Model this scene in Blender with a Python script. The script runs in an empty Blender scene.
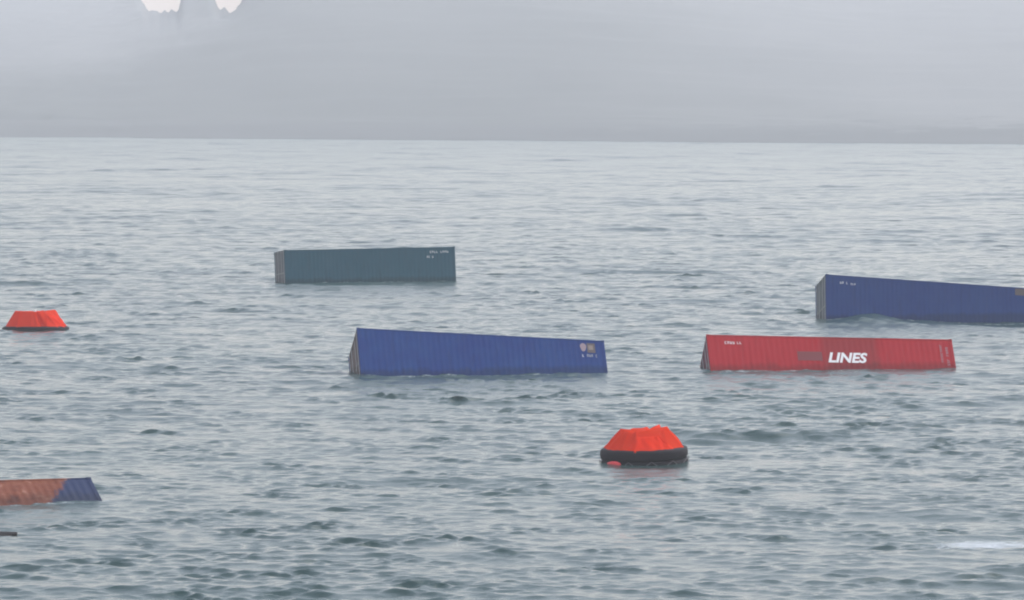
import bpy, math, random
import numpy as np
from mathutils import Vector, Matrix, noise as mnoise

R = math.radians
random.seed(7)
rng = np.random.default_rng(11)
scene = bpy.context.scene
COL = scene.collection

# ------------------------------------------------------------------ camera
cam_d = bpy.data.cameras.new('camera')
cam = bpy.data.objects.new('camera', cam_d)
COL.objects.link(cam)
cam.location = (0, 0, 15)
cam.rotation_euler = (math.pi / 2 - math.atan(239 / 5200), 0, 0)
cam_d.sensor_width = 36
cam_d.lens = 36 * 5200 / 1024
cam_d.clip_start = 1
cam_d.clip_end = 8000
scene.camera = cam

# ------------------------------------------------------------------ sky and sun (overcast)
SUN_EL, SUN_AZ = 50, 56          # azimuth clockwise from +Y
world = bpy.data.worlds.new('World')
scene.world = world
world.use_nodes = True
wn, wl = world.node_tree.nodes, world.node_tree.links
wn.clear()
sky = wn.new('ShaderNodeTexSky')
sky.sky_type = 'NISHITA'
sky.sun_disc = False
sky.sun_elevation = R(SUN_EL)
sky.sun_rotation = R(SUN_AZ)
sky.air_density = 2.0
sky.dust_density = 0.8
sky.ozone_density = 1.5
hs = wn.new('ShaderNodeHueSaturation')
hs.inputs['Saturation'].default_value = 0.45
bg = wn.new('ShaderNodeBackground')
bg.inputs['Strength'].default_value = 0.15
wo = wn.new('ShaderNodeOutputWorld')
wl.new(sky.outputs[0], hs.inputs['Color'])
tint = wn.new('ShaderNodeMix')             # thin overcast whitens the clear sky
tint.data_type = 'RGBA'
tint.blend_type = 'MULTIPLY'
tint.inputs[0].default_value = 1.0
tint.inputs[7].default_value = (1.032, 0.985, 1.060, 1)
wl.new(hs.outputs[0], tint.inputs[6])
wl.new(tint.outputs[2], bg.inputs['Color'])
wl.new(bg.outputs[0], wo.inputs['Surface'])

sun_d = bpy.data.lights.new('sun', 'SUN')
sun_d.energy = 1.5
sun_d.angle = R(60)
sun_d.color = (1.0, 0.97, 0.93)
sun = bpy.data.objects.new('sun', sun_d)
COL.objects.link(sun)
az, el = R(SUN_AZ), R(SUN_EL)
sd = Vector((math.sin(az) * math.cos(el), math.cos(az) * math.cos(el), math.sin(el)))
sun.rotation_euler = sd.to_track_quat('Z', 'Y').to_euler()
sun.location = (0, 0, 60)

scene.view_settings.view_transform = 'Standard'
scene.view_settings.look = 'None'
scene.view_settings.gamma = 1
scene.view_settings.exposure = 0.43
scene.view_settings.use_curve_mapping = False
scene.render.engine = 'CYCLES'
cy = scene.cycles
cy.use_denoising = True
cy.max_bounces = 6
cy.volume_bounces = 1
cy.transparent_max_bounces = 8
cy.pixel_filter_type = 'GAUSSIAN'
cy.filter_width = 2.3              # the long lens is soft

# ------------------------------------------------------------------ helpers
def mat(name, color, rough=0.6, metal=0.0, spec=0.5):
    m = bpy.data.materials.new(name)
    m.use_nodes = True
    b = m.node_tree.nodes['Principled BSDF']
    b.inputs['Base Color'].default_value = (*color, 1)
    b.inputs['Roughness'].default_value = rough
    b.inputs['Metallic'].default_value = metal
    b.inputs['Specular IOR Level'].default_value = spec
    return m

def node(m, kind, **props):
    n = m.node_tree.nodes.new(kind)
    for k, v in props.items():
        setattr(n, k, v)
    return n

def link(m, a, b):
    m.node_tree.links.new(a, b)

def ramp(m, fac, stops):
    n = node(m, 'ShaderNodeValToRGB')
    e = n.color_ramp.elements
    e[0].position, e[0].color = stops[0][0], (*stops[0][1], 1)
    e[1].position, e[1].color = stops[-1][0], (*stops[-1][1], 1)
    for p, c in stops[1:-1]:
        x = e.new(p)
        x.color = (*c, 1)
    link(m, fac, n.inputs[0])
    return n.outputs[0]

def mix(m, fac, a, b):
    n = node(m, 'ShaderNodeMix', data_type='RGBA')
    for s, v in ((n.inputs[0], fac), (n.inputs[6], a), (n.inputs[7], b)):
        if isinstance(v, (int, float)):
            s.default_value = v
        elif isinstance(v, tuple):
            s.default_value = (*v, 1)
        else:
            link(m, v, s)
    return n.outputs[2]

def math_n(m, op, a, b=None, clamp=False):
    n = node(m, 'ShaderNodeMath', operation=op, use_clamp=clamp)
    for s, v in zip(n.inputs, (a, b)):
        if v is None:
            continue
        if isinstance(v, (int, float)):
            s.default_value = v
        else:
            link(m, v, s)
    return n.outputs[0]

def noise(m, vec, scale, detail=4, rough=0.6, dist=0.0):
    n = node(m, 'ShaderNodeTexNoise')
    n.inputs['Scale'].default_value = scale
    n.inputs['Detail'].default_value = detail
    n.inputs['Roughness'].default_value = rough
    n.inputs['Distortion'].default_value = dist
    if vec is not None:
        link(m, vec, n.inputs['Vector'])
    return n.outputs[0]

def mapping(m, vec, scale=(1, 1, 1), loc=(0, 0, 0)):
    n = node(m, 'ShaderNodeMapping')
    n.inputs['Scale'].default_value = scale
    n.inputs['Location'].default_value = loc
    link(m, vec, n.inputs['Vector'])
    return n.outputs[0]

class MB:
    """collects verts and faces, then links them as one mesh object"""
    def __init__(self):
        self.v, self.f = [], []
    def add(self, vs, fs):
        o = len(self.v)
        self.v += [tuple(p) for p in vs]
        self.f += [tuple(i + o for i in f) for f in fs]
        return self
    def box(self, x0, x1, y0, y1, z0, z1, c=0.0):
        if c <= 0:
            vs = [(x, y, z) for x in (x0, x1) for y in (y0, y1) for z in (z0, z1)]
            return self.add(vs, [(0, 1, 3, 2), (4, 6, 7, 5), (0, 4, 5, 1), (2, 3, 7, 6), (0, 2, 6, 4), (1, 5, 7, 3)])
        # chamfered: convex hull of three nested boxes
        vs, idx = [], {}
        for sx in (0, 1):
            for sy in (0, 1):
                for sz in (0, 1):
                    X, Y, Z = (x0, x1)[sx], (y0, y1)[sy], (z0, z1)[sz]
                    dx, dy, dz = (c, -c)[sx], (c, -c)[sy], (c, -c)[sz]
                    for k, p in enumerate(((X, Y + dy, Z + dz), (X + dx, Y, Z + dz), (X + dx, Y + dy, Z))):
                        idx[sx, sy, sz, k] = len(vs)
                        vs.append(p)
        fs = []
        for s in (0, 1):
            q = [(0, 0), (0, 1), (1, 1), (1, 0)]
            fs.append([idx[s, a, b, 0] for a, b in q])
            fs.append([idx[a, s, b, 1] for a, b in q])
            fs.append([idx[a, b, s, 2] for a, b in q])
        for a in (0, 1):
            for b in (0, 1):
                fs.append([idx[a, b, 0, 0], idx[a, b, 1, 0], idx[a, b, 1, 1], idx[a, b, 0, 1]])
                fs.append([idx[a, 0, b, 0], idx[a, 1, b, 0], idx[a, 1, b, 2], idx[a, 0, b, 2]])
                fs.append([idx[0, a, b, 1], idx[1, a, b, 1], idx[1, a, b, 2], idx[0, a, b, 2]])
                for d in (0, 1):
                    fs.append([idx[a, b, d, 0], idx[a, b, d, 1], idx[a, b, d, 2]])
        return self.add(vs, fs)
    def tube(self, path, r, n=10, closed=False, rfun=None, square=1.0):
        """round tube along a list of points"""
        P = [Vector(p) for p in path]
        N = len(P)
        rings = []
        for i, p in enumerate(P):
            a = P[(i - 1) % N] if (closed or i > 0) else p
            b = P[(i + 1) % N] if (closed or i < N - 1) else p
            t = (b - a).normalized()
            up = Vector((0, 0, 1)) if abs(t.z) < 0.9 else Vector((1, 0, 0))
            s = t.cross(up).normalized()
            u = s.cross(t).normalized()
            rr = r if rfun is None else r * rfun(i)
            sq = lambda w: math.copysign(abs(w) ** square, w)
            rings.append([p + (s * sq(math.cos(2 * math.pi * k / n)) + u * sq(math.sin(2 * math.pi * k / n))) * rr for k in range(n)])
        vs = [q for ring in rings for q in ring]
        fs = []
        for i in range(N if closed else N - 1):
            j = (i + 1) % N
            for k in range(n):
                l = (k + 1) % n
                fs.append((i * n + k, i * n + l, j * n + l, j * n + k))
        if not closed:
            fs.append(tuple(range(n)))
            fs.append(tuple((N - 1) * n + k for k in reversed(range(n))))
        return self.add(vs, fs)
    def build(self, name, material, parent=None, smooth=False):
        me = bpy.data.meshes.new(name)
        me.from_pydata(self.v, [], self.f)
        import bmesh
        bm = bmesh.new()
        bm.from_mesh(me)
        bmesh.ops.recalc_face_normals(bm, faces=bm.faces)
        bm.to_mesh(me)
        bm.free()
        if smooth:
            me.polygons.foreach_set('use_smooth', [True] * len(me.polygons))
        me.materials.append(material)
        o = bpy.data.objects.new(name, me)
        COL.objects.link(o)
        if parent is not None:
            o.parent = parent
        return o

def tag(o, label=None, cat=None, group=None, kind=None):
    for k, v in (('label', label), ('category', cat), ('group', group), ('kind', kind)):
        if v:
            o[k] = v
    return o

def empty(name, loc, rot=(0, 0, 0)):
    o = bpy.data.objects.new(name, None)
    o.empty_display_size = 0.5
    COL.objects.link(o)
    o.location = loc
    o.rotation_euler = rot
    return o

# ------------------------------------------------------------------ the sea
def sea_surface():
    # rows: a few coarse ones behind and below the viewpoint, then finer water
    ys = [-240, -120, 0, 60, 100, 120]
    y = 128.0
    while y < 1120:
        ys.append(y)
        y *= 1 + 0.00056 + 0.00038 * min(1, max(0, (y - 300) / 600))
    ys += [1135, 1160, 1200, 1300, 1500, 1800, 2080]
    ys = np.array(ys)
    du = 0.00058
    u = np.arange(-0.116, 0.116 + du / 2, du)
    ext = np.array([0.118, 0.123, 0.135, 0.16, 0.21, 0.3, 0.45, 0.65])
    u = np.concatenate([-ext[::-1], u, ext])
    Y, U = np.meshgrid(ys, u, indexing='ij')
    X = U * np.clip(Y, 118, None)
    ny, nx = X.shape
    # local spacing fades waves the grid cannot carry
    sp = np.gradient(X, axis=1) + 1e-6
    sp = np.maximum(sp, np.gradient(Y, axis=0))
    Z = np.zeros_like(X)
    DX = np.zeros_like(X)
    DY = np.zeros_like(X)
    # wave groups: short chop comes in patches, steep here and slack there
    def field(n, l0, l1):
        g = np.zeros_like(X)
        for i in range(n):
            L = rng.uniform(l0, l1)
            th = rng.uniform(0, 6.283)
            g += np.cos(2 * math.pi / L * (math.cos(th) * X + math.sin(th) * Y) + rng.uniform(0, 6.283))
        return g / math.sqrt(n / 2)
    g_small = np.exp(0.34 * field(16, 2.2, 7) + 0.18 * field(10, 10, 60))
    g_mid = np.exp(0.28 * field(12, 9, 30) + 0.15 * field(8, 30, 120))
    n = 120
    lam = np.exp(np.linspace(np.log(0.36), np.log(20), n))
    main = R(-98)
    for i in range(n):
        L = lam[i] * rng.uniform(0.96, 1.04)
        spread = 0.55 if L < 1.6 else 0.36
        th = main + rng.normal(0, spread)
        kx, ky = math.cos(th), math.sin(th)
        kk = 2 * math.pi / L
        s = 0.031 if L < 0.9 else (0.025 if L < 1.5 else 0.0190 * (1.5 / L) ** 0.78)
        a = s / kk
        fade = np.clip((L / sp - 1.9) / 1.6, 0, 1) * (g_small if L < 1.5 else g_mid)
        ph = kk * (kx * X + ky * Y) + rng.uniform(0, 6.283)
        af = a * fade
        Z += af * np.cos(ph)
        sn = np.sin(ph) * af * 0.95
        DX -= kx * sn
        DY -= ky * sn
    # a wave heaped against the raised blue container
    def hump(x0, y0, sx, sy, h):
        return h * np.exp(-((X - x0) / sx) ** 2 - ((Y - y0) / sy) ** 2)
    Z += hump(20.7, 299.5, 1.5, 2.6, 0.42)
    Z += hump(29.5, 299.5, 4.4, 5.0, -0.40)
    Z += hump(-1.5, 246.5, 7.0, 3.0, -0.13)
    # calmer water in the lee of the near raft
    Z -= hump(5.0, 193.0, 2.6, 2.2, 1.0) * (Z + 0.06)
    XX, YY = X + DX, Y + DY
    # foam where crests fold, and one breaking patch
    jac = np.gradient(XX, axis=1) / np.gradient(X, axis=1) * (np.gradient(YY, axis=0) / np.gradient(Y, axis=0))
    foam = np.clip((0.30 - jac) / 0.5, 0, 0.8)
    fp = 0.84 * np.exp(-((X - 14.9) / 2.7) ** 2 - ((Y - 161.0) / 2.4) ** 2)
    surf = 0.5 * np.exp(-((Y - 968 + 0.476 * X) / 16) ** 2)
    # slop along the floating boxes' near sides
    for (ax, ay), (bx, by) in (((-7.2, 247.1), (4.6, 249.9)), ((-15.4, 350.9), (-3.8, 355.0)), ((18.2, 300.6), (30.0, 302.5)), ((9.6, 251.2), (21.6, 252.9)), ((-22.5, 172.5), (-13.8, 176.6))):
        dx, dy = bx - ax, by - ay
        q = np.clip(((X - ax) * dx + (Y - ay) * dy) / (dx * dx + dy * dy), 0, 1)
        dist = np.hypot(X - ax - q * dx, Y - ay - q * dy)
        foam += 0.56 * np.exp(-(dist / 0.7) ** 2)
    foam = np.clip(foam + fp + surf, 0, 1.3)
    fine = np.clip((sp - 0.16) / 0.8, 0, 1)
    co = np.stack([XX, YY, Z], -1).reshape(-1, 3).astype(np.float32)
    me = bpy.data.meshes.new('sea')
    nv = nx * ny
    nf = (nx - 1) * (ny - 1)
    ii = (np.arange(ny - 1)[:, None] * nx + np.arange(nx - 1)[None, :]).reshape(-1)
    quads = np.stack([ii, ii + 1, ii + nx + 1, ii + nx], -1).astype(np.int32)
    me.vertices.add(nv)
    me.vertices.foreach_set('co', co.ravel())
    me.loops.add(nf * 4)
    me.loops.foreach_set('vertex_index', quads.ravel())
    me.polygons.add(nf)
    me.polygons.foreach_set('loop_start', np.arange(0, nf * 4, 4, dtype=np.int32))
    me.polygons.foreach_set('loop_total', np.full(nf, 4, dtype=np.int32))
    me.update(calc_edges=True)
    me.polygons.foreach_set('use_smooth', np.ones(nf, dtype=bool))
    at = me.attributes.new('foam', 'FLOAT', 'POINT')
    at.data.foreach_set('value', foam.reshape(-1).astype(np.float32))
    at = me.attributes.new('fine', 'FLOAT', 'POINT')
    at.data.foreach_set('value', fine.reshape(-1).astype(np.float32))
    o = bpy.data.objects.new('sea', me)
    COL.objects.link(o)
    o['kind'] = 'structure'
    return o

def water_material():
    m = mat('sea_water', (0.018, 0.042, 0.045), 0.08)
    b = m.node_tree.nodes['Principled BSDF']
    b.inputs['IOR'].default_value = 1.333
    geo = node(m, 'ShaderNodeNewGeometry')
    pos = geo.outputs['Position']
    n1 = noise(m, mapping(m, pos, (1.0, 1.6, 1.0)), 3.2, 4, 0.6)
    n2 = noise(m, mapping(m, pos, (1.0, 1.4, 1.0)), 11.0, 3, 0.6)
    hgt = math_n(m, 'ADD', math_n(m, 'MULTIPLY', n1, 0.035), math_n(m, 'MULTIPLY', n2, 0.010))
    fa = node(m, 'ShaderNodeAttribute', attribute_name='fine')   # waves too short for the far mesh
    n0 = noise(m, mapping(m, pos, (0.75, 0.9, 1.0)), 1.0, 3, 0.55)
    hgt = math_n(m, 'ADD', hgt, math_n(m, 'MULTIPLY', math_n(m, 'MULTIPLY', n0, fa.outputs['Fac']), 0.30))
    bp = node(m, 'ShaderNodeBump')
    bp.inputs['Strength'].default_value = 0.85
    bp.inputs['Distance'].default_value = 1.0
    link(m, hgt, bp.inputs['Height'])
    link(m, bp.outputs[0], b.inputs['Normal'])
    at = node(m, 'ShaderNodeAttribute', attribute_name='foam')
    fz = noise(m, mapping(m, pos, (0.8, 1.2, 1)), 2.4, 6, 0.85)
    fac = math_n(m, 'MULTIPLY', math_n(m, 'SUBTRACT', math_n(m, 'ADD', at.outputs['Fac'], fz), 1.0), 2.2, True)
    tone = noise(m, pos, 0.035, 3)
    deep = mix(m, tone, (0.026, 0.062, 0.062), (0.044, 0.088, 0.080))
    link(m, mix(m, fac, deep, (0.72, 0.76, 0.78)), b.inputs['Base Color'])
    rg = math_n(m, 'ADD', math_n(m, 'MULTIPLY', fac, 0.5), math_n(m, 'ADD', math_n(m, 'MULTIPLY', fa.outputs['Fac'], 0.10), 0.15))
    link(m, rg, b.inputs['Roughness'])
    return m

sea_o = sea_surface()
sea_o.data.materials.append(water_material())

# ------------------------------------------------------------------ the hilly shore in the haze
def shore_y(x):
    return 976 - 0.476 * x

def hill_material(name, a, b_, rock):
    m = mat(name, a, 0.95, spec=0.2)
    b = m.node_tree.nodes['Principled BSDF']
    pos = node(m, 'ShaderNodeNewGeometry')
    n1 = noise(m, pos.outputs['Position'], 0.09, 6, 0.65)
    veg = mix(m, ramp(m, n1, [(0.35, (0, 0, 0)), (0.65, (1, 1, 1))]), a, b_)
    sep = node(m, 'ShaderNodeSeparateXYZ')
    link(m, pos.outputs['Position'], sep.inputs[0])
    # darker over the middle of the hill, paler on the flanks
    n3 = noise(m, mapping(m, pos.outputs['Position'], (1, 0.25, 1)), 0.012, 2, 0.5)
    wx = math_n(m, 'ADD', sep.outputs['X'], math_n(m, 'MULTIPLY', math_n(m, 'SUBTRACT', n3, 0.5), 120))
    la = math_n(m, 'MULTIPLY', math_n(m, 'ADD', wx, 135), 0.03, True)
    lb = math_n(m, 'MULTIPLY', math_n(m, 'SUBTRACT', 90, wx), 0.012, True)
    veg = mix(m, math_n(m, 'MULTIPLY', math_n(m, 'MULTIPLY', la, lb), 0.6), veg, (0.175, 0.19, 0.18))
    n2 = noise(m, pos.outputs['Position'], 0.12, 5, 0.7)
    lim = math_n(m, 'ADD', math_n(m, 'MULTIPLY', n2, 10), -1.5)
    fac = math_n(m, 'MULTIPLY', math_n(m, 'SUBTRACT', lim, sep.outputs['Z']), 0.8, True)
    link(m, mix(m, fac, veg, rock), b.inputs['Base Color'])
    return m

def terrain(name, xs, ts, hfun, material):
    vs, fs = [], []
    nx = len(xs)
    for t in ts:
        for x in xs:
            vs.append((x, shore_y(x) + t, hfun(x, t)))
    for j in range(len(ts) - 1):
        for i in range(nx - 1):
            q = j * nx + i
            fs.append((q, q + 1, q + nx + 1, q + nx))
    me = bpy.data.meshes.new(name)
    me.from_pydata(vs, [], fs)
    me.polygons.foreach_set('use_smooth', [True] * len(fs))
    me.materials.append(material)
    o = bpy.data.objects.new(name, me)
    COL.objects.link(o)
    o['kind'] = 'structure'
    return o

def sm(a, b, x):
    t = min(1, max(0, (x - a) / (b - a)))
    return t * t * (3 - 2 * t)

def fbm(x, y, s, o=4):
    return mnoise.fractal(Vector((x / s, y / s, 3.7)), 1.0, 2.1, o)

def lerp_pts(pts, x):
    if x <= pts[0][0]:
        return pts[0][1]
    for (a, p), (b, q) in zip(pts, pts[1:]):
        if x <= b:
            return p + (q - p) * (x - a) / (b - a)
    return pts[-1][1]

def hill_h(x, t):
    d = shore_y(x) + t
    u = x / d                                     # bearing, for the lie of the hill
    # the middle of the hill stands nearer and steeper, both flanks lie back
    mid = sm(-0.082, -0.030, u + 0.006 * fbm(x, t, 60)) * (1 - 0.75 * sm(0.0, 0.075, u))
    slope = 0.034 + 0.018 * mid
    h = slope * max(0, t) ** 1.0
    h += 1.5 * sm(0, 25, t + 8 * fbm(x, t, 25))
    top = 50 + 14 * mid + 6 * sm(-0.09, -0.1, u) + 1.5 * fbm(x, 5, 14, 4)
    # trees and scrub on the crest leave two gaps against the sky
    g = max(sm(-0.0730, -0.0700, u) * sm(-0.0625, -0.0642, u), sm(-0.0592, -0.0562, u) * sm(-0.0470, -0.0535, u))
    top = top * (1 - g) + (16.6 + 0.0090 * d + 2.2 * fbm(u * 2350, 9.3, 5, 4) + 1.1 * math.sin(u * 2300) * math.sin(u * 870 + 1) + 0.5 * math.sin(u * 4900 + 2)) * g
    k = 9.0                                        # round the shoulder into the crest
    h = min(h, top) - k * 0.25 * max(0, 1 - abs(h - top) / k) ** 2
    h -= 0.12 * max(0, t - 1320)
    h += (1.0 * fbm(x, t, 45, 4) + 0.5 * fbm(x, t, 11, 3)) * sm(0, 60, t) * (1 - g)
    return -1.2 + 1.2 * sm(-3, 6, t) + h

def frange(a, b, s):
    return [a + s * i for i in range(int((b - a) / s + 1e-6) + 1)]

hill = terrain('hillside', frange(-1000, -420, 40) + frange(-400, -200, 8) + frange(-194, -94, 0.7) + frange(-90, 320, 6) + frange(340, 1000, 40),
               frange(-5, 60, 3) + frange(66, 1760, 11) + frange(1790, 1900, 30), hill_h,
               hill_material('hillside_scrub', (0.275, 0.285, 0.275), (0.29, 0.298, 0.285), (0.225, 0.235, 0.228)))

# ------------------------------------------------------------------ containers
def paint(name, base, faded, rust=0.35, chalk=0.3, custom=None):
    """weathered container paint: faded patches, streaks down the wall, rust specks"""
    m = mat(name, base, 0.6, spec=0.08)
    b = m.node_tree.nodes['Principled BSDF']
    tc = node(m, 'ShaderNodeTexCoord')
    ob = tc.outputs['Object']
    n1 = noise(m, ob, 0.55, 5, 0.62)
    c = mix(m, ramp(m, n1, [(0.36, (0, 0, 0)), (0.68, (chalk, chalk, chalk))]), base, faded)
    st = noise(m, mapping(m, ob, (3.2, 3.2, 0.35)), 1.6, 4, 0.6)
    dark = tuple(x * 0.62 for x in base)
    c = mix(m, ramp(m, st, [(0.52, (0, 0, 0)), (0.74, (0.55, 0.55, 0.55))]), c, dark)
    if custom:
        c = custom(m, ob, c)
    # wet band just above the water
    gp = node(m, 'ShaderNodeNewGeometry')
    sp = node(m, 'ShaderNodeSeparateXYZ')
    link(m, gp.outputs['Position'], sp.inputs[0])
    wn_ = noise(m, mapping(m, ob, (1, 1, 0.4)), 1.3, 5, 0.7)
    wet = math_n(m, 'MULTIPLY', math_n(m, 'SUBTRACT', math_n(m, 'MULTIPLY', wn_, 0.7), sp.outputs['Z']), 5.0, True)
    hsv = node(m, 'ShaderNodeHueSaturation')
    hsv.inputs['Value'].default_value = 0.62
    link(m, c, hsv.inputs['Color'])
    c = mix(m, wet, c, hsv.outputs[0])
    r1 = noise(m, ob, 2.3, 8, 0.72)
    r2 = noise(m, mapping(m, ob, (1, 1, 1), (9, 4, 2)), 0.42, 3)
    rf = math_n(m, 'MULTIPLY', math_n(m, 'SUBTRACT', math_n(m, 'ADD', r1, math_n(m, 'MULTIPLY', r2, 0.6)), 1.05 - 0.22 * rust), 7.0, True)
    c = mix(m, math_n(m, 'MULTIPLY', rf, 0.8), c, (0.135, 0.055, 0.03))
    link(m, c, b.inputs['Base Color'])
    link(m, math_n(m, 'ADD', math_n(m, 'MULTIPLY', rf, 0.3), 0.45), b.inputs['Roughness'])
    return m

STEEL = mat('galvanised_bar', (0.36, 0.37, 0.37), 0.45, 0.6)
SEAL_HOLE_BLACK = mat('seal_and_hole_black', (0.02, 0.02, 0.022), 0.8)  # door seal, and the painted-in dark of the casting holes
WHITE = mat('white_marking_paint', (0.80, 0.80, 0.78), 0.6)
GREY_MARK = mat('greyed_marking_paint', (0.42, 0.43, 0.42), 0.7)
PLY = mat('underside_timber', (0.10, 0.07, 0.045), 0.85)

def corrugate(axis, a0, a1, b0, b1, out, sign, depth, period, rows=1):
    """trapezoid corrugation running along `axis`; returns MB. out = the outer plane, sign = outward direction"""
    mb = MB()
    prof = []
    n = max(1, round((a1 - a0) / period))
    p = (a1 - a0) / n
    for i in range(n):
        s = a0 + i * p
        prof += [(s, 0), (s + p * 0.26, 0), (s + p * 0.5, 1), (s + p * 0.76, 1)]
    prof.append((a1, 0))
    vs = []
    for a, k in prof:
        w = out - sign * depth * k
        for b in (b0, b1):
            if axis == 'xz':
                vs.append((a, w, b))
            elif axis == 'yz':
                vs.append((w, a, b))
            else:
                vs.append((a, b, w))
    fs = [(2 * i, 2 * i + 2, 2 * i + 3, 2 * i + 1) for i in range(len(prof) - 1)]
    # a back sheet gives the panel its thickness
    o = len(vs)
    for a, k in prof:
        w = out - sign * (depth * k + 0.004)
        for b in (b0, b1):
            if axis == 'xz':
                vs.append((a, w, b))
            elif axis == 'yz':
                vs.append((w, a, b))
            else:
                vs.append((a, b, w))
    fs += [(o + 2 * i, o + 2 * i + 1, o + 2 * i + 3, o + 2 * i + 2) for i in range(len(prof) - 1)]
    mb.v, mb.f = vs, fs
    return mb

def make_container(name, loc, deg, body, end_paint, H=2.59, L=12.19, W=2.44):
    t = empty(name, loc, tuple(R(a) for a in deg))
    hx, hy = L / 2, W / 2
    # corner posts
    for sx in (-1, 1):
        for sy in (-1, 1):
            m = MB()
            x0, x1 = sorted((sx * hx * 0.9995, sx * (hx - 0.16)))
            y0, y1 = sorted((sy * (hy - 0.004), sy * (hy - 0.15)))
            m.box(x0, x1, y0, y1, 0.12, H - 0.12, 0.012)
            m.build('corner_post', body, t)
    # corner castings, their oval holes as flat black discs, shade put into the colour
    for sx in (-1, 1):
        for sy in (-1, 1):
            for z0 in (0.0, H - 0.118):
                m = MB()
                x0, x1 = sorted((sx * (hx + 0.004), sx * (hx - 0.178)))
                y0, y1 = sorted((sy * (hy + 0.004), sy * (hy - 0.162)))
                m.box(x0, x1, y0, y1, z0, z0 + 0.118, 0.01)
                cc = m.build('corner_casting', body, t)
                h = MB()
                xm, zm = sx * (hx - 0.09), z0 + 0.059
                ring = [(xm + 0.04 * math.cos(a), sy * (hy + 0.006), zm + 0.028 * math.sin(a)) for a in [k * math.pi / 5 for k in range(10)]]
                back = [(x, y - sy * 0.05, z) for x, y, z in ring]
                h.add(ring + back, [tuple(range(10))] + [(k, (k + 1) % 10, 10 + (k + 1) % 10, 10 + k) for k in range(10)])
                h.build('casting_hole_shade', SEAL_HOLE_BLACK, cc)
    # rails
    for sy in (-1, 1):
        y0, y1 = sorted((sy * (hy - 0.002), sy * (hy - 0.06)))
        MB().box(-hx + 0.18, hx - 0.18, y0, y1, H - 0.085, H - 0.022, 0.008).build('top_rail', body, t)
        y0, y1 = sorted((sy * (hy - 0.006), sy * (hy - 0.05)))
        MB().box(-hx + 0.18, hx - 0.18, y0, y1, 0.02, 0.17, 0.006).build('bottom_rail', body, t)
    # corrugated sides, roof, blind end
    for sy in (-1, 1):
        corrugate('xz', -hx + 0.158, hx - 0.158, 0.165, H - 0.08, sy * (hy - 0.014), sy, 0.006, 0.278).build('side_wall', body, t)
    corrugate('xy', -hx + 0.16, hx - 0.16, -hy + 0.058, hy - 0.058, H - 0.03, 1, 0.02, 0.21).build('roof', body, t)
    corrugate('yz', -hy + 0.148, hy - 0.148, 0.165, H - 0.1, hx - 0.016, 1, 0.045, 0.25).build('end_wall', body, t)
    MB().box(hx - 0.07, hx - 0.005, -hy + 0.163, hy - 0.163, H - 0.11, H - 0.01, 0.008).build('end_header', body, t)
    MB().box(hx - 0.07, hx - 0.005, -hy + 0.163, hy - 0.163, 0.02, 0.17, 0.008).build('end_sill', body, t)
    # door end
    MB().box(-hx + 0.003, -hx + 0.08, -hy + 0.163, hy - 0.163, H - 0.115, H - 0.01, 0.008).build('door_header', end_paint, t)
    MB().box(-hx + 0.003, -hx + 0.08, -hy + 0.163, hy - 0.163, 0.02, 0.15, 0.008).build('door_sill', end_paint, t)
    for sy in (-1, 1):
        y0, y1 = sorted((sy * 0.008, sy * (hy - 0.155)))
        m = corrugate('yz', y0 + 0.06, y1 - 0.06, 0.2, H - 0.16, -hx + 0.034, -1, 0.028, 0.32)
        for bx in ((y0, y0 + 0.06, 0.16, H - 0.12), (y1 - 0.06, y1, 0.16, H - 0.12), (y0 + 0.06, y1 - 0.06, 0.16, 0.2), (y0 + 0.06, y1 - 0.06, H - 0.16, H - 0.12)):
            m.box(-hx + 0.02, -hx + 0.06, bx[0], bx[1], bx[2], bx[3])
        door = m.build('door', end_paint, t)
        for f in (0.32, 0.76):
            yb = sy * hy * f
            bar = MB().tube([(-hx + 0.005, yb, 0.08), (-hx + 0.005, yb, H - 0.06)], 0.017, 8)
            for z in (0.09, H - 0.09):
                bar.box(-hx - 0.012, -hx + 0.03, yb - 0.05, yb + 0.05, z - 0.03, z + 0.03)
            bar.build('locking_bar', STEEL, door)
            MB().box(-hx - 0.016, -hx + 0.012, min(yb, yb - sy * 0.42), max(yb, yb - sy * 0.42), 1.02, 1.06, 0.004).build('door_handle', STEEL, door)
        for z in (0.35, 0.95, 1.6, H - 0.35):
            ya, yb = sorted((sy * (hy - 0.2), sy * (hy - 0.1)))
            MB().box(-hx - 0.006, -hx + 0.02, ya, yb, z - 0.05, z + 0.05, 0.006).build('hinge', end_paint, door)
    MB().box(-hx + 0.022, -hx + 0.03, -0.008, 0.008, 0.16, H - 0.12).build('door_seal', SEAL_HOLE_BLACK, t)
    # underside
    fl = MB().box(-hx + 0.1, hx - 0.1, -hy + 0.052, hy - 0.052, 0.13, 0.158).build('floor', PLY, t)
    for i in range(24):
        x = -hx + 0.4 + i * (L - 0.8) / 23
        MB().box(x - 0.03, x + 0.03, -hy + 0.052, hy - 0.052, 0.025, 0.13).build('cross_member', body, fl)
    return t

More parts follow.
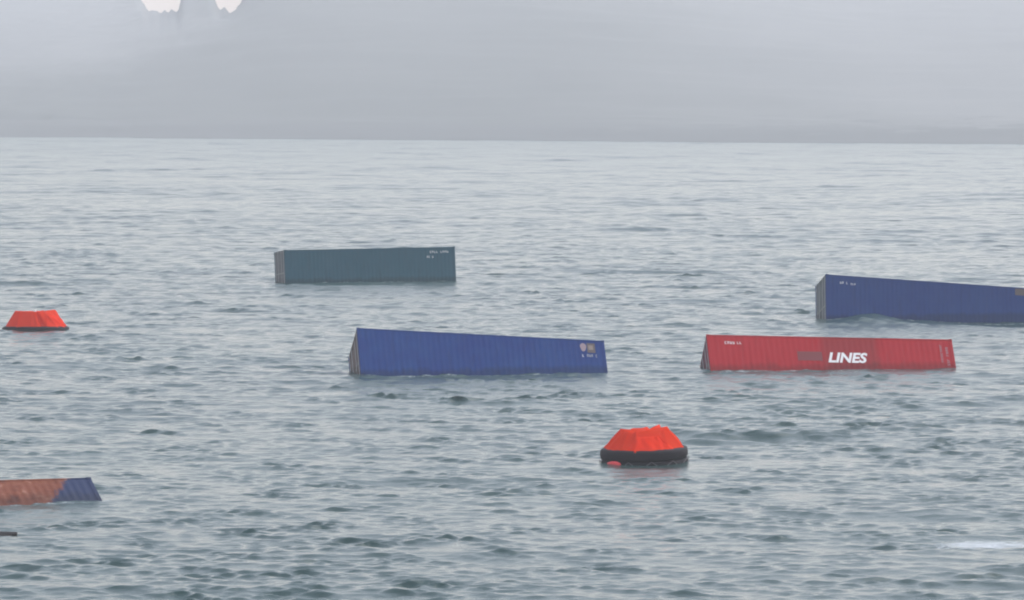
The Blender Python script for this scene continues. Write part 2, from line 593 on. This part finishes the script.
def text_part(name, body, size, parent, x, z, material, W=2.44, shear=0.0, bold=0.0, width=None):
    """lettering laid on the near side wall, x and z in the container's own metres"""
    cu = bpy.data.curves.new(name + '_curve', 'FONT')
    cu.body = body
    cu.size = size
    cu.shear = shear
    cu.offset = bold
    cu.extrude = 0.003
    cu.resolution_u = 3
    tmp = bpy.data.objects.new(name + '_tmp', cu)
    COL.objects.link(tmp)
    dg = bpy.context.evaluated_depsgraph_get()
    me = bpy.data.meshes.new_from_object(tmp.evaluated_get(dg))
    bpy.data.objects.remove(tmp)
    bpy.data.curves.remove(cu)
    sx = 1.0
    if width:
        xs = [v.co.x for v in me.vertices]
        sx = width / (max(xs) - min(xs))
    for v in me.vertices:
        a, b, c = v.co
        v.co = (a * sx + x, -W / 2 + 0.006 - c, b + z)
    me.name = name
    me.materials.clear()
    me.materials.append(material)
    o = bpy.data.objects.new(name, me)
    COL.objects.link(o)
    o.parent = parent
    return o

def decal(name, parent, x0, x1, z0, z1, material, W=2.44, proud=0.004):
    m = MB().box(x0, x1, -W / 2 + 0.012 - proud, -W / 2 + 0.0125, z0, z1)
    return m.build(name, material, parent)

def scrawl(name, parent, x0, x1, z0, z1, n, material, seed, W=2.44, vertical=False):
    """worn stencilled characters: short strokes of a row of signs too worn to read"""
    r = random.Random(seed)
    m = MB()
    step = (x1 - x0) / n if not vertical else (z1 - z0) / n
    w = step * 0.62
    for i in range(n):
        if r.random() < 0.12:
            continue
        if vertical:
            a0, a1, b0 = x0, x1, z0 + i * step
            b1 = b0 + w
        else:
            a0, b0, b1 = x0 + i * step, z0, z1
            a1 = a0 + w
        k = r.randrange(4)
        t = min(a1 - a0, b1 - b0) * 0.3
        bars = [(a0, a0 + t, b0, b1)]
        if k in (0, 2):
            bars.append((a0 + t, a1, b1 - t, b1))
        if k in (1, 2, 3):
            bars.append((a0 + t, a1, b0, b0 + t))
        if k in (0, 3):
            bars.append((a1 - t, a1, b0 + t, b1 - t))
        for q in bars:
            m.box(q[0], q[1], -W / 2 + 0.007, -W / 2 + 0.0115, q[2], q[3])
    return m.build(name, material, parent)

# --- blue container in the middle
BLUE = paint('blue_paint', (0.002, 0.028, 0.165), (0.006, 0.050, 0.190), 0.12, 0.9)
BLUE_END = paint('weathered_end_paint', (0.15, 0.112, 0.105), (0.19, 0.15, 0.14), 0.6, 0.6)
c1 = make_container('shipping_container', (-1.478, 249.535, -1.139), (-40.86, 3.56, 11.72), BLUE, BLUE_END, H=2.9)
tag(c1, 'long blue shipping container floating in mid picture, small emblem at its low right end', 'container', 'containers adrift on the sea')

# --- teal container, farthest
TEAL = paint('teal_paint', (0.012, 0.084, 0.122), (0.024, 0.104, 0.138), 0.15, 0.5)
TEAL_END = paint('grey_teal_end_paint', (0.15, 0.165, 0.175), (0.24, 0.24, 0.24), 0.5, 0.7)
c2 = make_container('shipping_container', (-9.95, 354.528, -0.423), (-6.15, -0.41, 19.43), TEAL, TEAL_END)
tag(c2, 'grey-green teal shipping container floating level, farthest out of all', 'container', 'containers adrift on the sea')

# --- blue container on the right
NAVY = paint('navy_paint', (0.005, 0.032, 0.160), (0.011, 0.052, 0.18), 0.1, 0.6)
NAVY_END = paint('grey_end_paint', (0.13, 0.15, 0.165), (0.23, 0.25, 0.24), 0.5, 0.8)
c3 = make_container('shipping_container', (23.96, 303.303, -0.945), (-19.67, 4.27, 10.46), NAVY, NAVY_END, H=2.9)
tag(c3, 'dark blue shipping container behind the red one, running out of the picture at right', 'container', 'containers adrift on the sea')

# --- red container
def red_patches(m, ob, c):
    sep = node(m, 'ShaderNodeSeparateXYZ')
    link(m, ob, sep.inputs[0])
    w = noise(m, ob, 1.4, 4)
    x = math_n(m, 'ADD', sep.outputs['X'], math_n(m, 'MULTIPLY', w, 0.7))
    a = math_n(m, 'MULTIPLY', math_n(m, 'SUBTRACT', x, -0.35), 2.5, True)
    b = math_n(m, 'MULTIPLY', math_n(m, 'SUBTRACT', 2.85, x), 2.5, True)
    f = math_n(m, 'MULTIPLY', math_n(m, 'MULTIPLY', a, b), 0.55)
    return mix(m, f, c, (0.20, 0.018, 0.018))
RED = paint('red_paint', (0.37, 0.003, 0.010), (0.40, 0.012, 0.020), 0.2, 0.5, red_patches)
RED_END = paint('dull_red_end_paint', (0.17, 0.030, 0.055), (0.19, 0.07, 0.09), 0.4, 0.6)
c4 = make_container('shipping_container', (15.565, 253.061, -1.17), (-44.44, 1.48, 6.85), RED, RED_END)
tag(c4, 'red shipping container with white LINES lettering, heeled over in the water', 'container', 'containers adrift on the sea')

# --- rusty container at bottom left
def rust_coat(m, ob, c):
    sep = node(m, 'ShaderNodeSeparateXYZ')
    link(m, ob, sep.inputs[0])
    w = noise(m, ob, 1.7, 8, 0.78)
    x = math_n(m, 'ADD', sep.outputs['X'], math_n(m, 'MULTIPLY', w, 1.5))
    z = math_n(m, 'MULTIPLY', sep.outputs['Z'], -0.62)
    f = math_n(m, 'MULTIPLY', math_n(m, 'SUBTRACT', 4.45, math_n(m, 'ADD', x, z)), 5.0, True)
    n2 = noise(m, ob, 1.9, 5, 0.65)
    rc = ramp(m, n2, [(0.34, (0.115, 0.026, 0.012)), (0.48, (0.19, 0.050, 0.022)), (0.58, (0.22, 0.065, 0.032)), (0.66, (0.32, 0.15, 0.10))])
    return mix(m, f, c, rc)
RUSTY = paint('rusted_blue_paint', (0.010, 0.025, 0.085), (0.03, 0.05, 0.11), 0.2, 0.5, rust_coat)
c5 = make_container('shipping_container', (-19.376, 173.82, -1.534), (-61, 0.33, 23.63), RUSTY, RUSTY)
tag(c5, 'nearly sunken rust-brown and blue shipping container cut off by the left edge', 'container', 'containers adrift on the sea')

# ------------------------------------------------------------------ markings on the containers
DARK_RED = mat('overpainted_dark_red', (0.17, 0.014, 0.018), 0.7)
PINK_MARK = mat('faded_pink_marking', (0.30, 0.22, 0.24), 0.7)
BROWN_MARK = mat('brown_label', (0.10, 0.075, 0.07), 0.7)
TAN_MARK = mat('tan_label', (0.24, 0.19, 0.16), 0.7)
# blue, mid picture: pale emblem beside a brown plate, small lettering below
m = MB()
ring = [(5.01 + 0.15 * math.cos(a) * (1 + 0.15 * math.sin(3 * a)), 2.42 + 0.25 * math.sin(a)) for a in [k * math.pi / 8 for k in range(16)]]
m.add([(x, -1.22 + y, z) for y in (0.006, 0.0115) for x, z in ring],
      [tuple(range(16)), tuple(range(16, 32))] + [(k, (k + 1) % 16, 16 + (k + 1) % 16, 16 + k) for k in range(16)])
tag(m.build('emblem', PINK_MARK, c1), 'pale round emblem')
plate = tag(decal('label_plate', c1, 5.20, 5.60, 2.10, 2.68, BROWN_MARK), 'brown label with a tan middle')
decal('label_middle', plate, 5.27, 5.50, 2.28, 2.55, TAN_MARK, proud=0.008)
scrawl('stencil_mark', c1, 4.93, 5.05, 1.83, 1.98, 1, WHITE, 3)
scrawl('stencil_lettering', c1, 5.16, 5.70, 1.84, 2.0, 5, GREY_MARK, 4)
# teal: two rows of white lettering at the upper right
scrawl('white_lettering', c2, 4.28, 5.66, 2.17, 2.31, 9, WHITE, 5)
scrawl('white_lettering', c2, 4.06, 4.56, 1.84, 1.98, 4, WHITE, 6)
# right-hand blue: small white lettering at the upper left, brown label at the far end
scrawl('white_lettering', c3, -5.24, -4.74, 2.36, 2.50, 4, WHITE, 8)
scrawl('white_lettering', c3, -4.60, -4.28, 2.33, 2.44, 3, WHITE, 9)
decal('label_plate', c3, 5.33, 5.90, 2.40, 2.80, BROWN_MARK)
# red: LINES, the blanked-out word before it, small numbers
text_part('line_lettering', 'LINES', 0.86, c4, -0.24, 0.95, WHITE, shear=0.28, bold=0.03, width=1.98)
tag(decal('blanked_word', c4, -1.70, -0.48, 1.02, 1.60, DARK_RED), 'dark red overpainted word')
scrawl('white_lettering', c4, -5.22, -4.70, 1.99, 2.16, 4, WHITE, 12)
scrawl('white_lettering', c4, -4.62, -4.36, 2.00, 2.15, 2, WHITE, 13)
scrawl('number_column', c4, 5.42, 5.52, 0.95, 2.25, 10, PINK_MARK, 14, vertical=True)
scrawl('number_column', c4, 5.70, 5.82, 0.85, 2.10, 8, PINK_MARK, 15, vertical=True)

# ------------------------------------------------------------------ life rafts
CANOPY = mat('orange_canopy_cloth', (0.95, 0.045, 0.010), 0.85, spec=0.1)
_b = CANOPY.node_tree.nodes['Principled BSDF']
_tc = node(CANOPY, 'ShaderNodeTexCoord')
_n = noise(CANOPY, _tc.outputs['Object'], 1.8, 4)
link(CANOPY, mix(CANOPY, _n, (0.97, 0.038, 0.004), (1.0, 0.065, 0.007)), _b.inputs['Base Color'])
_tr = node(CANOPY, 'ShaderNodeBsdfTranslucent')
_tr.inputs['Color'].default_value = (1.0, 0.07, 0.008, 1)
_mx = node(CANOPY, 'ShaderNodeMixShader')
_mx.inputs[0].default_value = 0.42
link(CANOPY, _b.outputs[0], _mx.inputs[1])
link(CANOPY, _tr.outputs[0], _mx.inputs[2])
link(CANOPY, _mx.outputs[0], CANOPY.node_tree.nodes['Material Output'].inputs['Surface'])
RUBBER = mat('black_raft_rubber', (0.018, 0.016, 0.022), 0.7, spec=0.2)
_b = RUBBER.node_tree.nodes['Principled BSDF']
_tc = node(RUBBER, 'ShaderNodeTexCoord')
_n = noise(RUBBER, _tc.outputs['Object'], 2.6, 4)
link(RUBBER, mix(RUBBER, _n, (0.006, 0.004, 0.008), (0.018, 0.012, 0.016)), _b.inputs['Base Color'])
RAMP_RED = mat('red_ramp_rubber', (0.62, 0.03, 0.035), 0.55)
ROPE = mat('grey_rope', (0.12, 0.115, 0.12), 0.8)
LAMP = mat('white_lamp_housing', (0.8, 0.8, 0.78), 0.4)
FLOORM = mat('raft_floor_rubber', (0.03, 0.028, 0.03), 0.7)

def make_raft(loc, rot, seed, rx=1.66, top_w=0.86, top_h=0.90, skew=0.0, ramp=None, lamp=True, hollow=0.10):
    t = empty('life_raft', loc, rot)
    n = 12
    def poly(r, k, sub=4):
        """point k on a softly rounded 12-sided ring"""
        a = 2 * math.pi * k / (n * sub)
        q = (k % sub) / sub
        c = math.cos(math.pi / n) / math.cos((q - 0.5) * 2 * math.pi / n)
        rr = r * (0.75 * c + 0.25)
        return rr * math.cos(a), rr * math.sin(a)
    N = n * 4
    for nm, z, r in (('lower_tube', 0.24, 0.235), ('upper_tube', 0.66, 0.225)):
        m = MB()
        m.tube([(*poly(rx - r, k), z) for k in range(N)], r, 16, closed=True, square=0.62,
               rfun=lambda i: 1 - 0.035 * (abs((i % 4) - 2) == 2))
        m.build(nm, RUBBER, t, smooth=True)
    m = MB()
    m.add([(*poly(rx - 0.2, k), 0.10) for k in range(N)] + [(*poly(rx - 0.2, k), 0.06) for k in range(N)],
          [tuple(range(N)), tuple(range(2 * N - 1, N - 1, -1))] + [(k, (k + 1) % N, N + (k + 1) % N, N + k) for k in range(N)])
    m.build('raft_floor', FLOORM, t)
    # canopy: stretched from the upper tube to a flat-topped arch, with folds and sag
    r = random.Random(seed)
    A, B = 96, 18
    folds = [(r.uniform(0, 6.283), r.uniform(0.035, 0.10), r.choice((-1, 1)) * r.uniform(0.06, 0.16)) for _ in range(22)]
    vs = []
    for j in range(B + 1):
        v = j / B
        for i in range(A):
            a = 2 * math.pi * i / A
            bx, by = poly(rx - 0.13, i / 2)
            # squarish top outline
            e = 0.55
            ca, sa = math.cos(a), math.sin(a)
            tx = top_w * math.copysign(abs(ca) ** e, ca) + skew
            ty = top_w * 0.72 * math.copysign(abs(sa) ** e, sa)
            sag = -hollow * math.sin(math.pi * v) * (0.6 + 0.4 * math.cos(6 * a))
            f = 0
            for fa, fw, fh in folds:
                d = (a - fa + math.pi) % (2 * math.pi) - math.pi
                d += 0.10 * (v - 0.5) * math.sin(fa * 7)
                f += fh * math.exp(-(d / fw) ** 2)
            k = 1 + (sag + f * (0.35 + 0.65 * math.sin(math.pi * min(1, v * 0.9 + 0.1)))) / 1.2
            x = (bx + (tx - bx) * v) * k
            y = (by + (ty - by) * v) * k
            z = 0.83 + top_h * v + 0.027 * f / 0.05 * v ** 3 + 0.03 * v * mnoise.noise(Vector((x * 2, y * 2, seed)))
            vs.append((x, y, z))
    fs = []
    for j in range(B):
        for i in range(A):
            l = (i + 1) % A
            fs.append((j * A + i, j * A + l, (j + 1) * A + l, (j + 1) * A + i))
    # top cloth sagging between the arch
    prev = B * A
    cx, cyy = skew, 0
    for q, (sc_, dz) in enumerate(((0.72, -0.012), (0.4, -0.03), (0.12, -0.035))):
        base = len(vs)
        for i in range(A):
            x, y, z = vs[B * A + i]
            vs.append((cx + (x - cx) * sc_, y * sc_, 0.83 + top_h + (z - 0.83 - top_h) * sc_ + dz))
        for i in range(A):
            l = (i + 1) % A
            fs.append((prev + i, prev + l, base + l, base + i))
        prev = base
    fs.append(tuple(range(prev, prev + A)))
    m = MB()
    m.add(vs, fs)
    can = m.build('canopy', CANOPY, t, smooth=True)
    # entrance flap on the near side, its hem and tie
    i0 = int(A * 0.75)
    def surf(i, j, off):
        x, y, z = vs[j * A + (i % A)]
        d = Vector((x, y, 0)).normalized() * off
        return (x + d.x, y + d.y, z)
    m = MB()
    g = []
    W_ = 11
    for j in range(0, B - 4):
        for i in range(-W_, W_ + 1):
            w = abs(i) / W_
            half = 1 - 0.5 * j / (B - 5)
            ii = i0 + i * half
            f0, fr = int(math.floor(ii)), ii - math.floor(ii)
            p, q = Vector(surf(f0, j, 0.03)), Vector(surf(f0 + 1, j, 0.03))
            o = p.lerp(q, fr)
            o.y -= 0.025 * (1 - w) + 0.045 * math.sin(i * 1.3 + j * 0.35) * math.sin(j * 0.3 + i * 0.2)
            g.append(tuple(o))
    nn = 2 * W_ + 1
    m.add(g, [(j * nn + i, j * nn + i + 1, (j + 1) * nn + i + 1, (j + 1) * nn + i) for j in range(B - 5) for i in range(nn - 1)])
    fl = m.build('entrance_flap', CANOPY, can, smooth=True)
    sol = fl.modifiers.new('thickness', 'SOLIDIFY')
    sol.thickness = 0.012
    
    # hem rope where canopy meets tube
    m = MB()
    m.tube([(*poly(rx - 0.11, k), 0.845) for k in range(N)], 0.022, 6, closed=True)
    m.build('canopy_hem', CANOPY, can, smooth=True)
    # looped grab line round the lower tube
    m = MB()
    pts = []
    for k in range(N * 2):
        x, y = poly(rx + 0.012, k / 2)
        ph = (k % 8) / 8
        pts.append((x, y, 0.46 - 0.20 * math.sin(math.pi * ph)))
    m.tube(pts, 0.014, 5, closed=True)
    m.build('grab_line', ROPE, t, smooth=True)
    # canopy light
    if lamp:
        m = MB()
        m.tube([(skew, 0, 0.80 + top_h), (skew, 0, 0.87 + top_h)], 0.05, 10)
        m.tube([(skew, 0, 0.87 + top_h), (skew, 0, 0.90 + top_h), (skew, 0, 0.925 + top_h)], 0.04, 10, rfun=lambda i: (1, 0.9, 0.4)[i])
        m.build('canopy_light', LAMP, can, smooth=True)
    # boarding ramp
    if ramp is not None:
        m = MB()
        a = ramp
        c, s_ = math.cos(a), math.sin(a)
        tx, ty = -s_, c
        px, py = c * (rx + 0.10), s_ * (rx + 0.10)
        m.tube([(px + tx * q, py + ty * q, 0.33 + 0.03 * math.cos(q * 5)) for q in (-0.32, -0.26, -0.12, 0, 0.12, 0.26, 0.32)], 0.15, 10,
               rfun=lambda i: (0.3, 0.8, 1, 1, 1, 0.8, 0.3)[i])
        tag(m.build('boarding_ramp', RAMP_RED, t, smooth=True), 'small red boarding ramp')
    return t

raft1 = make_raft((4.98, 194.9, -0.36), (R(1.0), R(-2.0), R(8)), 21, rx=1.68, top_w=0.86, top_h=0.70, skew=0.05, ramp=R(-139), lamp=False, hollow=0.05)
tag(raft1, 'orange canopied life raft with thick black tubes, nearest the viewer', 'life raft', 'life rafts adrift')
raft2 = make_raft((-26.62, 290.2, -0.68), (R(-1.0), R(1.5), R(64)), 5, rx=1.88, top_w=1.18, top_h=0.88, skew=0.0, hollow=0.02)
tag(raft2, 'smaller-looking orange life raft near the left edge, only a thin dark rim showing', 'life raft', 'life rafts adrift')

# ------------------------------------------------------------------ drifting plank at the left edge
TIMBER = mat('wet_black_timber', (0.012, 0.011, 0.013), 0.7, spec=0.15)
_b = TIMBER.node_tree.nodes['Principled BSDF']
_tc = node(TIMBER, 'ShaderNodeTexCoord')
_n = noise(TIMBER, mapping(TIMBER, _tc.outputs['Object'], (0.6, 6, 6)), 2.5, 5)
link(TIMBER, mix(TIMBER, _n, (0.008, 0.007, 0.009), (0.03, 0.026, 0.024)), _b.inputs['Base Color'])
pl = empty('floating_plank', (-16.85, 163.9, 0.05), (R(14), R(1.5), R(-6)))
for q in (-0.13, 0.13):
    MB().box(-1.1, 1.12 + q * 0.5, q - 0.12, q + 0.12, -0.04, 0.04, 0.008).build('board', TIMBER, pl)
tag(pl, 'black wet plank awash at the left edge, below the rusty container', 'debris')

# ------------------------------------------------------------------ haze
HAZE = 0.00034
hm = bpy.data.materials.new('haze_air')
hm.use_nodes = True
hn = hm.node_tree.nodes
hn.clear()
pv = hn.new('ShaderNodeVolumePrincipled')
pv.inputs['Color'].default_value = (0.93, 0.955, 0.985, 1)
pv.inputs['Density'].default_value = HAZE
pv.inputs['Anisotropy'].default_value = 0.2
ho = hn.new('ShaderNodeOutputMaterial')
hm.node_tree.links.new(pv.outputs[0], ho.inputs['Volume'])
haze = MB().box(-1500, 1500, -300, 3300, -4, 85).build('haze', hm)
haze['kind'] = 'stuff'
